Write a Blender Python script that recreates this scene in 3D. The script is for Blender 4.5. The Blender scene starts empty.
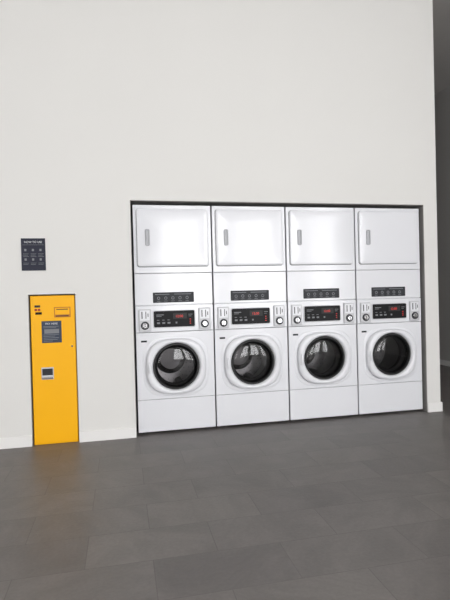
import bpy, bmesh, math
from mathutils import Matrix, Vector
sc=bpy.context.scene
try:
    sc.view_settings.view_transform='Standard'; sc.view_settings.look='None'
except Exception: pass

# ---------------------------------------------------------------- materials
def lin(c):
    return tuple(((v/255)/12.92 if v/255<=.04045 else ((v/255+.055)/1.055)**2.4) for v in c)
def mat(name,rgb,rough=.5,metal=0,spec=.5,coat=0,emit=None,es=0,bump=0,bscale=200,vary=0):
    m=bpy.data.materials.new(name); m.use_nodes=True
    nt=m.node_tree; b=nt.nodes['Principled BSDF']
    c=lin(rgb)+(1,)
    b.inputs['Base Color'].default_value=c
    b.inputs['Roughness'].default_value=rough; b.inputs['Metallic'].default_value=metal
    b.inputs['Specular IOR Level'].default_value=spec
    b.inputs['Coat Weight'].default_value=coat
    if emit:
        b.inputs['Emission Color'].default_value=lin(emit)+(1,); b.inputs['Emission Strength'].default_value=es
    tc=nt.nodes.new('ShaderNodeTexCoord')
    if bump or vary:
        n=nt.nodes.new('ShaderNodeTexNoise'); n.inputs['Scale'].default_value=bscale; n.inputs['Detail'].default_value=4
        nt.links.new(tc.outputs['Object'],n.inputs['Vector'])
        if bump:
            bp=nt.nodes.new('ShaderNodeBump'); bp.inputs['Strength'].default_value=bump; bp.inputs['Distance'].default_value=.002
            nt.links.new(n.outputs['Fac'],bp.inputs['Height']); nt.links.new(bp.outputs['Normal'],b.inputs['Normal'])
        if vary:
            n2=nt.nodes.new('ShaderNodeTexNoise'); n2.inputs['Scale'].default_value=1.3
            nt.links.new(tc.outputs['Object'],n2.inputs['Vector'])
            mx=nt.nodes.new('ShaderNodeMix'); mx.data_type='RGBA'
            mx.inputs[6].default_value=c; mx.inputs[7].default_value=tuple(v*(1-vary) for v in c[:3])+(1,)
            nt.links.new(n2.outputs['Fac'],mx.inputs[0]); nt.links.new(mx.outputs[2],b.inputs['Base Color'])
    return m
M={}
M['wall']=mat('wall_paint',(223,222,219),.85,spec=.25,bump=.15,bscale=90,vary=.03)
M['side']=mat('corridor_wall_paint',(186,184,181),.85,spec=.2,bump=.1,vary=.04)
M['corr_ceil']=mat('corridor_ceiling_paint',(195,192,189),.9,spec=.2,vary=.03)
M['ceil']=mat('ceiling_paint',(218,217,214),.9,spec=.2,vary=.02)
M['niche']=mat('niche_lining',(140,138,135),.8,vary=.05)
M['skirt']=mat('baseboard_paint',(232,231,229),.5,vary=.02)
M['enamel']=mat('white_enamel',(224,225,229),.15,spec=.5,bump=.02,bscale=12)
M['enamel2']=mat('white_plastic',(224,225,229),.28)
M['greyp']=mat('light_grey_plastic',(196,197,200),.4)
M['handle']=mat('recessed_pull_plastic',(172,173,177),.45)
M['black']=mat('black_panel',(16,16,19),.5,spec=.2)
M['rubber']=mat('black_rubber',(16,16,17),.55)
M['gasket']=mat('grey_gasket_and_gap_shade',(88,89,91),.5)  # washer gasket; also the painted dark gap around the dryer door
M['steel']=mat('drum_steel',(150,150,152),.3,metal=1)
M['chrome']=mat('chrome',(215,215,218),.15,metal=1)
M['dgrey']=mat('dark_grey_decal',(46,48,52),.5,spec=.25)
M['print']=mat('printed_white',(215,216,218),.5)
M['printg']=mat('printed_grey',(120,122,126),.5)
M['red']=mat('red_led',(150,20,15),.4,emit=(255,40,25),es=.5)
M['yellow']=mat('yellow_powdercoat',(250,182,8),.42,spec=.3,bump=.04,bscale=300,vary=.03)
M['yellowd']=mat('amber_bezel',(196,122,12),.5)
M['navy']=mat('navy_poster',(22,25,46),.4,spec=.3)
M['slate']=mat('slate_label',(60,68,84),.5,spec=.25)
M['redd']=mat('red_decal',(165,30,20),.5)
M['frame']=mat('window_frame_aluminium',(90,90,92),.4,metal=.6)

def glass_mat():
    m=bpy.data.materials.new('porthole_glass'); m.use_nodes=True; nt=m.node_tree
    for n in list(nt.nodes): nt.nodes.remove(n)
    o=nt.nodes.new('ShaderNodeOutputMaterial'); mx=nt.nodes.new('ShaderNodeMixShader')
    t=nt.nodes.new('ShaderNodeBsdfTransparent'); t.inputs[0].default_value=(.46,.45,.45,1)
    g=nt.nodes.new('ShaderNodeBsdfGlossy'); g.inputs['Roughness'].default_value=.05
    f=nt.nodes.new('ShaderNodeFresnel'); f.inputs[0].default_value=1.5
    nt.links.new(f.outputs[0],mx.inputs[0]); nt.links.new(t.outputs[0],mx.inputs[1]); nt.links.new(g.outputs[0],mx.inputs[2])
    nt.links.new(mx.outputs[0],o.inputs[0]); return m
M['glass']=glass_mat()

def floor_mat():
    m=bpy.data.materials.new('slate_floor_tiles'); m.use_nodes=True; nt=m.node_tree; b=nt.nodes['Principled BSDF']
    N=nt.nodes.new; L=nt.links.new
    tc=N('ShaderNodeTexCoord'); mp=N('ShaderNodeMapping'); mp.inputs['Location'].default_value=(.0,.16,0)
    L(tc.outputs['Object'],mp.inputs['Vector'])
    br=N('ShaderNodeTexBrick'); br.offset=.5
    br.inputs['Scale'].default_value=1; br.inputs['Brick Width'].default_value=.6; br.inputs['Row Height'].default_value=.3
    br.inputs['Mortar Size'].default_value=.002; br.inputs['Mortar Smooth'].default_value=.3; br.inputs['Bias'].default_value=0
    br.inputs['Color1'].default_value=lin((108,104,102))+(1,); br.inputs['Color2'].default_value=lin((114,110,107))+(1,)
    br.inputs['Mortar'].default_value=lin((94,90,88))+(1,)
    L(mp.outputs[0],br.inputs['Vector'])
    n1=N('ShaderNodeTexNoise'); n1.inputs['Scale'].default_value=2.6; n1.inputs['Detail'].default_value=9; n1.inputs['Roughness'].default_value=.68
    n1.inputs['Distortion'].default_value=.8
    # per-tile offset of the slate pattern
    vs=N('ShaderNodeVectorMath'); vs.operation='MULTIPLY_ADD'; vs.inputs[1].default_value=(400,400,400)
    L(br.outputs['Color'],vs.inputs[0]); L(tc.outputs['Object'],vs.inputs[2]); L(vs.outputs[0],n1.inputs['Vector'])
    rp=N('ShaderNodeMapRange'); rp.inputs['From Min'].default_value=.3; rp.inputs['From Max'].default_value=.7
    rp.inputs['To Min'].default_value=.78; rp.inputs['To Max'].default_value=1.22
    L(n1.outputs['Fac'],rp.inputs[0])
    n2=N('ShaderNodeTexNoise'); n2.inputs['Scale'].default_value=60; n2.inputs['Detail'].default_value=6
    L(tc.outputs['Object'],n2.inputs['Vector'])
    rp2=N('ShaderNodeMapRange'); rp2.inputs['To Min'].default_value=.86; rp2.inputs['To Max'].default_value=1.14
    L(n2.outputs['Fac'],rp2.inputs[0])
    mu=N('ShaderNodeMath'); mu.operation='MULTIPLY'; L(rp.outputs[0],mu.inputs[0]); L(rp2.outputs[0],mu.inputs[1])
    vm=N('ShaderNodeVectorMath'); vm.operation='SCALE'; L(br.outputs['Color'],vm.inputs[0]); L(mu.outputs[0],vm.inputs['Scale'])
    L(vm.outputs[0],b.inputs['Base Color'])
    rr=N('ShaderNodeMapRange'); rr.inputs['To Min'].default_value=.34; rr.inputs['To Max'].default_value=.58
    L(n1.outputs['Fac'],rr.inputs[0]); L(rr.outputs[0],b.inputs['Roughness'])
    b.inputs['Specular IOR Level'].default_value=.4
    bp=N('ShaderNodeBump'); bp.inputs['Strength'].default_value=.3; bp.inputs['Distance'].default_value=.003
    ad=N('ShaderNodeMath'); ad.operation='SUBTRACT'; L(n2.outputs['Fac'],ad.inputs[0]); L(br.outputs['Fac'],ad.inputs[1])
    L(ad.outputs[0],bp.inputs['Height']); L(bp.outputs['Normal'],b.inputs['Normal'])
    return m
M['floor']=floor_mat()

# ---------------------------------------------------------------- helpers
def finish(bm,name,m,parent=None,loc=(0,0,0),bevel=0,smooth=False,seg=2):
    bmesh.ops.recalc_face_normals(bm,faces=bm.faces)
    me=bpy.data.meshes.new(name); bm.to_mesh(me); bm.free()
    o=bpy.data.objects.new(name,me); sc.collection.objects.link(o); o.location=loc
    me.materials.append(M[m])
    if parent: o.parent=parent
    if bevel:
        b=o.modifiers.new('bevel','BEVEL'); b.width=bevel; b.segments=seg; b.limit_method='ANGLE'; b.angle_limit=math.radians(40)
    if smooth or bevel:
        for p in me.polygons: p.use_smooth=True
        if bevel and not smooth:
            w=o.modifiers.new('wn','WEIGHTED_NORMAL'); w.keep_sharp=False
    return o
def addbox(bm,x0,x1,y0,y1,z0,z1):
    vs=[bm.verts.new((x,y,z)) for x in (x0,x1) for y in (y0,y1) for z in (z0,z1)]
    for f in ((0,1,3,2),(4,6,7,5),(0,4,5,1),(2,3,7,6),(0,2,6,4),(1,5,7,3)): bm.faces.new([vs[i] for i in f])
def box(name,x0,x1,y0,y1,z0,z1,m,parent=None,bevel=0,seg=2):
    bm=bmesh.new(); addbox(bm,x0,x1,y0,y1,z0,z1); return finish(bm,name,m,parent,bevel=bevel,seg=seg)
def boxes(name,lst,m,parent=None,bevel=0):
    bm=bmesh.new()
    for b in lst: addbox(bm,*b)
    return finish(bm,name,m,parent,bevel=bevel)
NP=96
def ell(cx,cz,a,b,n=2,N=NP):
    r=[]
    for i in range(N):
        t=2*math.pi*i/N; c,s=math.cos(t),math.sin(t)
        r.append((cx+a*math.copysign(abs(c)**(2/n),c),cz+b*math.copysign(abs(s)**(2/n),s)))
    return r
def rrect(x0,x1,z0,z1,r,k=8):
    out=[]
    for cx,cz,a0 in ((x1-r,z1-r,0),(x0+r,z1-r,90),(x0+r,z0+r,180),(x1-r,z0+r,270)):
        for i in range(k+1):
            a=math.radians(a0+90*i/k); out.append((cx+r*math.cos(a),cz+r*math.sin(a)))
    return out
def loft(name,loops,m,parent=None,cap=True,capfirst=False,smooth=True,sharp=30):
    bm=bmesh.new(); rings=[]
    for pts,y in loops: rings.append([bm.verts.new((p[0],y,p[1])) for p in pts])
    n=len(rings[0])
    for a,b in zip(rings,rings[1:]):
        for i in range(n): bm.faces.new((a[i],a[(i+1)%n],b[(i+1)%n],b[i]))
    if cap: bm.faces.new(rings[-1])
    if capfirst: bm.faces.new(rings[0])
    bmesh.ops.remove_doubles(bm,verts=bm.verts,dist=1e-6)
    o=finish(bm,name,m,parent,smooth=smooth)
    if smooth:
        try: o.data.set_sharp_from_angle(angle=math.radians(sharp))
        except Exception: pass
    return o
def empty(name,loc):
    e=bpy.data.objects.new(name,None); e.empty_display_size=.2; e.location=loc; sc.collection.objects.link(e); return e
def text(name,s,x,y,z,size,m,parent,align='LEFT'):
    cu=bpy.data.curves.new(name,'FONT'); cu.body=s; cu.size=size; cu.align_x=align; cu.extrude=.0003
    cu.materials.append(M[m]); o=bpy.data.objects.new(name,cu); sc.collection.objects.link(o)
    o.rotation_euler=(math.pi/2,0,0); o.location=(x,y,z); o.parent=parent; return o

# ---------------------------------------------------------------- room
XL,XE,XS=-6.0,2.92,4.8          # left wall, end of the laundry wall, corridor side wall
YB,YC=-9.0,5.0                  # window wall, corridor end
H=4.25; D=.88
NX0,NX1,NZ=-.018,2.775,2.016    # laundry niche
PX0,PX1,PZ=-.852,-.482,1.236    # payment niche
boxes('wall_back',[(XL,PX0,0,D,0,H),(PX0,PX1,0,D,PZ,H),(PX1,NX0,0,D,0,H),(NX0,NX1,0,D,NZ,H),(NX1,XE,0,D,0,H),
                   (PX0,PX1,.45,D,0,PZ),(NX0,NX1,.82,D,0,NZ)],'wall')
t=.012
boxes('trim_1',[(NX0,NX0+.005,.001,.82,0,NZ),(NX1-.005,NX1,.001,.82,0,NZ),(NX0,NX1,.001,.82,NZ-.005,NZ)],'niche')
boxes('trim_2',[(PX0,PX0+.004,.001,.45,0,PZ),(PX1-.004,PX1,.001,.45,0,PZ),(PX0,PX1,.001,.45,PZ-.004,PZ)],'niche')
box('floor',XL-.2,XS+.2,YB-.2,YC+.2,-.1,0,'floor')
box('ceiling',XL-.2,XS+.2,YB-.2,-.6,H,H+.15,'ceil')
box('ceiling_corridor',XL-.2,XS+.2,-.6,YC+.2,H,H+.15,'corr_ceil')
box('wall_left',XL-.2,XL,YB,YC,0,H,'wall')
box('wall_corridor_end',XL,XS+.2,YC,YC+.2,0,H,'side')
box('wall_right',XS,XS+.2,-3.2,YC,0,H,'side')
# baseboards
BH=.088
boxes('baseboard_back',[(XL,PX0,-t,0,0,BH),(PX1,NX0,-t,0,0,BH),(NX1,XE+t,-t,0,0,BH),(XE,XE+t,0,D,0,BH)],'skirt')
box('baseboard_right',XS-t,XS,-3.2,YC,0,.08,'skirt')
# window wall behind the viewer: piers, sill, header
wx=[(-4.8,-3.2),(.9,2.5),(3.0,4.6)]
wb=[(XL-.2,XS+.2,YB-.2,YB,0,.3),(XL-.2,XS+.2,YB-.2,YB,3.7,H)]
px=XL-.2
for a,b in wx: wb.append((px,a,YB-.2,YB,.3,3.7)); px=b
wb.append((px,XS+.2,YB-.2,YB,.3,3.7))
boxes('wall_front',wb,'wall')
for i,(a,b) in enumerate(wx):
    c=(a+b)/2; f=.05
    boxes('window_%d'%(i+1),[(a,a+f,YB-.14,YB-.06,.3,3.7),(b-f,b,YB-.14,YB-.06,.3,3.7),(a,b,YB-.14,YB-.06,.3,.35),(a,b,YB-.14,YB-.06,3.65,3.7),
          (c-.025,c+.025,YB-.14,YB-.06,.3,3.7),(a,b,YB-.14,YB-.06,2.4,2.45)],'frame')
# right side glazing
SY0,SY1=-8.2,-6.2
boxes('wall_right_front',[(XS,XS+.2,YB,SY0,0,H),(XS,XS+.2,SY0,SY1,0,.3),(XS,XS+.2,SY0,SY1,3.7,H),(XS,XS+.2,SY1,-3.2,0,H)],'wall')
boxes('window_4',[(XS+.06,XS+.14,y,y+.05,.3,3.7) for y in (SY0,(SY0+SY1)/2,SY1-.05)]+[(XS+.06,XS+.14,SY0,SY1,z,z+.05) for z in (.3,2.4,3.65)],'frame')

# ---------------------------------------------------------------- stacked washer / dryer
W=.684
def panel_with_hole(name,x0,x1,z0,z1,cx,cz,r,y0,y1,m,parent):
    N=NP; circ=ell(cx,cz,r,r); rect=[]
    for i in range(N):
        a=2*math.pi*(i)/N; c,s=math.cos(a),math.sin(a)
        k=min((x1-cx)/c if c>1e-9 else 9e9,(x0-cx)/c if c<-1e-9 else 9e9,(z1-cz)/s if s>1e-9 else 9e9,(z0-cz)/s if s<-1e-9 else 9e9)
        rect.append([cx+c*k,cz+s*k])
    for X in (x0,x1):
        for Z in (z0,z1):
            j=min(range(N),key=lambda q:(rect[q][0]-X)**2+(rect[q][1]-Z)**2); rect[j]=[X,Z]
    ins=[[p[0]+(.003 if p[0]<x0+1e-4 else -.003 if p[0]>x1-1e-4 else 0),p[1]+(.003 if p[1]<z0+1e-4 else -.003 if p[1]>z1-1e-4 else 0)] for p in rect]
    return loft(name,[(rect,y1),(rect,y0+.003),(ins,y0),(circ,y0),(circ,y1)],m,parent,cap=False,sharp=25)

def washer_dryer(X):
    E=empty('stacked_washer_dryer',(X,.04,0)); e=.003
    dz=.70
    # carcass (open front shells)
    boxes('cabinet',[(e,e+.004,.02,dz,.03,1.985),(W-e-.004,W-e,.02,dz,.03,1.985),(e,W-e,dz-.004,dz,.03,1.985),
        (e,W-e,.02,dz,1.981,1.985),(e,W-e,.02,dz,1.113,1.121),(e,W-e,.02,dz,.03,.036)],'enamel',E)
    boxes('feet',[(x,x+.05,y,y+.05,0,.03) for x in (.04,W-.09) for y in (.06,.6)],'rubber',E)
    # lower panel + washer front
    box('kick_panel',e,W-e,0,.03,.022,.2985,'enamel',E,bevel=.004)
    cx,cz=.342,.583
    panel_with_hole('washer_front',e,W-e,.3015,.882,cx,cz,.205,0,.03,'enamel',E)
    # shallow raised surround and door
    loft('door_surround',[(ell(cx,cz,.288,.260,3.4),0),(ell(cx,cz,.284,.256,3.4),-.003),(ell(cx,cz,.270,.246,3.2),-.004),(ell(cx,cz,.258,.238,2.7),-.002)],'enamel2',E,cap=False,sharp=40)
    loft('door_ring',[(ell(cx,cz,.260,.240,2.7),.0),(ell(cx,cz,.262,.242,2.7),-.022),(ell(cx,cz,.257,.238,2.7),-.038),(ell(cx,cz,.245,.230,2.5),-.047),
        (ell(cx,cz,.225,.218,2.2),-.050),(ell(cx,cz,.212,.210,2),-.044),(ell(cx,cz,.203,.203),-.026),(ell(cx,cz,.201,.201),.0)],'enamel2',E,cap=False,sharp=60)
    loft('door_seal',[(ell(cx,cz,.203,.203),-.020),(ell(cx,cz,.198,.198),-.030),(ell(cx,cz,.186,.186),-.030),(ell(cx,cz,.178,.178),-.012),(ell(cx,cz,.176,.176),.03)],'rubber',E,cap=False,sharp=60)
    gl=[(ell(cx,cz,.178,.178),-.012)]
    for k in range(1,7):
        a=k/6*math.pi/2; gl.append((ell(cx,cz,.178*math.cos(a)+.0004,.178*math.cos(a)+.0004),-.012-.022*math.sin(a)))
    loft('door_glass',gl,'glass',E,cap=True,sharp=80)
    loft('gasket',[(ell(cx,cz,.204,.204),.0),(ell(cx,cz,.200,.200),.045),(ell(cx,cz,.168,.168),.06),(ell(cx,cz,.160,.160),.075),(ell(cx,cz,.175,.175),.10),(ell(cx,cz,.172,.172),.13)],'gasket',E,cap=False,sharp=60)
    loft('drum',[(ell(cx,cz,.172,.172),.13),(ell(cx,cz,.255,.255),.15),(ell(cx,cz,.258,.258),.52),(ell(cx,cz,.15,.15),.54),(ell(cx,cz,.10,.10),.50)],'steel',E,cap=True)
    bm=bmesh.new()
    for k in range(3):
        a=math.radians(50+120*k); c=Vector((cx+math.cos(a)*.225,.33,cz+math.sin(a)*.225))
        mt=Matrix.Translation(c)@Matrix.Rotation(-a,4,'Y')@Matrix.Diagonal((.07,.34,.05,1))
        bmesh.ops.create_cube(bm,size=1,matrix=mt)
    finish(bm,'drum_lifters','steel',E,bevel=.012)
    bm=bmesh.new()
    for rr in (.12,.16,.20,.235):
        n=int(rr*130)
        for k in range(n):
            a=2*math.pi*k/n
            bmesh.ops.create_circle(bm,cap_ends=True,radius=.004,segments=6,matrix=Matrix.Translation((cx+rr*math.cos(a),.517 if rr>.2 else .50+(rr-.10)*.1,cz+rr*math.sin(a)))@Matrix.Rotation(math.pi/2,4,'X'))
    finish(bm,'drum_holes','rubber',E)
    # door handle on the left of the ring
    loft('door_handle',[(ell(cx-.232,cz,.012,.05,3,32),-.044),(ell(cx-.232,cz,.011,.048,3,32),-.058),(ell(cx-.232,cz,.007,.042,3,32),-.062)],'enamel2',E,sharp=60)
    # badge
    box('badge',.045,.095,-.002,.0,.800,.816,'dgrey',E)
    # control fascia
    box('control_fascia',e,W-e,-.004,.03,.886,1.114,'enamel',E,bevel=.004)
    loft('display_bezel',[(rrect(.150,.522,.918,1.072,.016),-.004),(rrect(.153,.519,.921,1.069,.014),-.012)],'greyp',E,smooth=False)
    loft('display',[(rrect(.158,.514,.926,1.066,.012),-.012),(rrect(.160,.512,.928,1.064,.011),-.015)],'black',E,smooth=False)
    boxes('display_buttons',[(.185+.045*k,.210+.045*k,-.018,-.015,.955,.970) for k in range(3)]+[(.345,.36,-.018,-.015,.955,.97)],'printg',E,bevel=.002)
    boxes('display_print',[(.180,.245,-.0155,-.015,1.030,1.036),(.180,.225,-.0155,-.015,1.018,1.022),(.185,.205,-.0155,-.015,.985,.990),(.23,.25,-.0155,-.015,.985,.990),(.275,.295,-.0155,-.015,.985,.990),
        (.46,.495,-.0155,-.015,1.03,1.034),(.46,.485,-.0155,-.015,1.015,1.018)],'printg',E)
    boxes('display_window',[(.325,.445,-.0165,-.015,.995,1.045)],'rubber',E)
    text('display_digits','12:00',.345,-.017,1.008,.030,'red',E)
    boxes('display_leds',[(.47,.48,-.016,-.015,.95+.018*k,.956+.018*k) for k in range(3)],'red',E)
    # coin units
    for i,(a,b) in enumerate(((.030,.134),(.550,.654))):
        c=(a+b)/2; s=str(i+1)
        box('coin_plate_'+s,a,b,-.020,-.002,.896,1.086,'greyp',E,bevel=.006)
        box('coin_face_'+s,a+.010,b-.010,-.024,-.019,.990,1.076,'enamel2',E,bevel=.002)
        boxes('coin_slots_'+s,[(c-.028,c-.020,-.0255,-.02,1.005,1.066),(c+.006,c+.012,-.0255,-.02,1.005,1.066),(c+.024,c+.030,-.0255,-.02,1.02,1.05)],'dgrey',E)
        loft('coin_knob_ring_'+s,[(ell(c,.945,.036,.036,2,40),-.018),(ell(c,.945,.034,.034,2,40),-.026),(ell(c,.945,.027,.027,2,40),-.028),(ell(c,.945,.025,.025,2,40),-.022)],'dgrey',E,cap=False)
        loft('coin_knob_'+s,[(ell(c,.945,.024,.024,2,40),-.018),(ell(c,.945,.023,.023,2,40),-.032),(ell(c,.945,.018,.018,2,40),-.036)],'chrome',E)
        box('coin_knob_slot_'+s,c-.003,c+.003,-.038,-.034,.93,.96,'rubber',E)
    # dryer
    box('dryer_lower_panel',e,W-e,0,.03,1.119,1.3925,'enamel',E,bevel=.004)
    loft('dryer_controls',[(rrect(.156,.514,1.138,1.228,.006),0),(rrect(.157,.513,1.139,1.227,.006),-.003)],'dgrey',E,smooth=False)
    for k in range(5):
        c=.205+.062*k
        loft('dryer_dial_%d'%(k+1),[(ell(c,1.178,.014,.014,2,24),-.003),(ell(c,1.178,.013,.013,2,24),-.006),(ell(c,1.178,.009,.009,2,24),-.006),(ell(c,1.178,.008,.008,2,24),-.003)],'printg',E,cap=False)
    boxes('dryer_print',[(.175,.30,-.0035,-.003,1.208,1.213),(.34,.49,-.0035,-.003,1.208,1.213)]+[(.19+.062*k,.22+.062*k,-.0035,-.003,1.150,1.154) for k in range(5)],'printg',E)
    box('dryer_front',e,W-e,0,.03,1.3955,1.985,'enamel',E,bevel=.004)
    x0,x1,z0,z1=.032,.652,1.452,1.950
    # dark plate paints shade of the door gap, then the slightly pillowed leaf itself
    loft('dryer_door_gap_shade',[(rrect(x0-.002,x1+.002,z0-.004,z1+.002,.023),0),(rrect(x0-.002,x1+.002,z0-.004,z1+.002,.023),-.004)],'gasket',E,smooth=False)
    L=[(rrect(x0,x1,z0,z1,.022),-.004),(rrect(x0,x1,z0,z1,.022),-.016),(rrect(x0+.003,x1-.003,z0+.003,z1-.003,.020),-.0205),(rrect(x0+.010,x1-.010,z0+.010,z1-.010,.016),-.022)]
    for d,y in ((.03,-.0232),(.06,-.0243),(.10,-.0253),(.15,-.0260),(.20,-.0264),(.23,-.0266)):
        L.append((rrect(x0+d,x1-d,z0+d,z1-d,.012),y))
    loft('dryer_door',L,'enamel',E,sharp=70)
    # recessed pull: raised rim, grey inset
    loft('dryer_door_pull',[(rrect(.102,.142,1.630,1.774,.013),-.022),(rrect(.103,.141,1.631,1.773,.013),-.033),(rrect(.107,.137,1.635,1.769,.010),-.035),(rrect(.110,.134,1.638,1.766,.009),-.035),(rrect(.112,.132,1.640,1.764,.008),-.0275)],'handle',E)
    return E
for i in range(4): washer_dryer(i*.690)

# ---------------------------------------------------------------- payment terminal
P=empty('payment_terminal',(-.840,.012,0)); w=.350; h=1.226
box('housing',0,w,.004,.40,0,h-.002,'yellow',P,bevel=.004)
box('front_door',.004,w-.004,-.004,.004,.012,h-.006,'yellow',P,bevel=.003)
boxes('decals_top_left',[(.035,.078,-.0055,-.004,1.128,1.146)],'rubber',P)
boxes('red_buttons',[(.035,.054,-.009,-.004,1.100,1.118),(.060,.079,-.009,-.004,1.100,1.118)],'redd',P,bevel=.002)
boxes('coin_entry',[(.040,.090,-.008,-.004,1.070,1.090)],'black',P,bevel=.002)
box('card_reader_bezel',.185,.315,-.008,-.004,1.042,1.128,'yellowd',P,bevel=.004)
box('card_reader_face',.193,.307,-.011,-.007,1.066,1.120,'yellow',P,bevel=.003)
box('card_slot',.205,.295,-.0125,-.009,1.105,1.112,'rubber',P)
box('card_print',.200,.300,-.0115,-.007,1.050,1.058,'rubber',P)
box('instruction_label',.085,.240,-.0055,-.004,.835,1.015,'slate',P)
text('instruction_title','PAY HERE',.1625,-.006,.985,.022,'print',P,'CENTER')
boxes('instruction_lines',[(.098,.098+L_,-.0062,-.0055,z,z+.004) for z,L_ in ((.968,.12),(.958,.10),(.900,.12),(.888,.09),(.874,.12),(.860,.11),(.848,.07))],'printg',P)
box('instruction_picture',.105,.220,-.0062,-.0055,.912,.948,'printg',P)
box('ticket_tray_frame',.074,.170,-.012,-.004,.535,.636,'greyp',P,bevel=.003)
box('ticket_tray',.081,.163,-.0135,-.010,.570,.625,'dgrey',P,bevel=.002)
box('ticket_tray_lip',.078,.166,-.022,-.010,.540,.556,'chrome',P,bevel=.003)
loft('lock',[(ell(.32,.80,.008,.008,2,24),-.004),(ell(.32,.80,.007,.007,2,24),-.009)],'chrome',P)

# ---------------------------------------------------------------- poster
S=empty('instruction_sign',(-.892,-.001,1.430)); 
box('sign_board',0,.186,-.005,0,0,.262,'navy',S,bevel=.001)
text('sign_title','HOW TO USE',.093,-.0055,.224,.022,'print',S,'CENTER')
boxes('sign_columns',[(.014+.058*c,.014+.058*c+w_,-.006,-.005,z,z+.0025) for c in range(3) for z,w_ in ((.135,.042),(.124,.036),(.113,.044),(.06,.042),(.049,.038))],'printg',S)
boxes('sign_icons',[(.024+.058*c,.040+.058*c,-.006,-.005,z,z+.018) for c in range(3) for z in (.158,.081)],'printg',S)
boxes('sign_rule',[(.012,.174,-.006,-.005,.208,.210)],'printg',S)

# ---------------------------------------------------------------- light
wd=bpy.data.worlds.new('sky'); sc.world=wd; wd.use_nodes=True
bg=wd.node_tree.nodes['Background']; bg.inputs[0].default_value=(.985,.985,1,1); bg.inputs[1].default_value=12.6
def portal(name,loc,rot,sx,sy):
    l=bpy.data.lights.new(name,'AREA'); l.shape='RECTANGLE'; l.size=sx; l.size_y=sy
    l.cycles.is_portal=True
    o=bpy.data.objects.new(name,l); o.location=loc; o.rotation_euler=rot; sc.collection.objects.link(o)
for i,(a,b) in enumerate(wx):
    portal('window_portal_%d'%i,((a+b)/2,YB-.1,2.0),(math.radians(90),0,0),b-a,3.4)
portal('window_portal_side',(XS+.1,(SY0+SY1)/2,2.0),(math.radians(90),0,math.radians(90)),SY1-SY0,3.4)

# ---------------------------------------------------------------- camera
cam=bpy.data.cameras.new('camera'); co=bpy.data.objects.new('camera',cam); sc.collection.objects.link(co); sc.camera=co
yaw,pit,rol=.2118,-.0118,-.0255
f=Vector((math.sin(yaw)*math.cos(pit),math.cos(yaw)*math.cos(pit),math.sin(pit)))
r=Vector((math.cos(yaw),-math.sin(yaw),0)); u=r.cross(f)
r2=r*math.cos(rol)+u*math.sin(rol); u2=-r*math.sin(rol)+u*math.cos(rol)
m=Matrix((r2,u2,-f)).transposed().to_4x4(); m.translation=Vector((-.1076,-4.1497,1.1972)); co.matrix_world=m
cam.sensor_fit='VERTICAL'; cam.sensor_height=24; cam.lens=480/600*24; cam.clip_start=.05
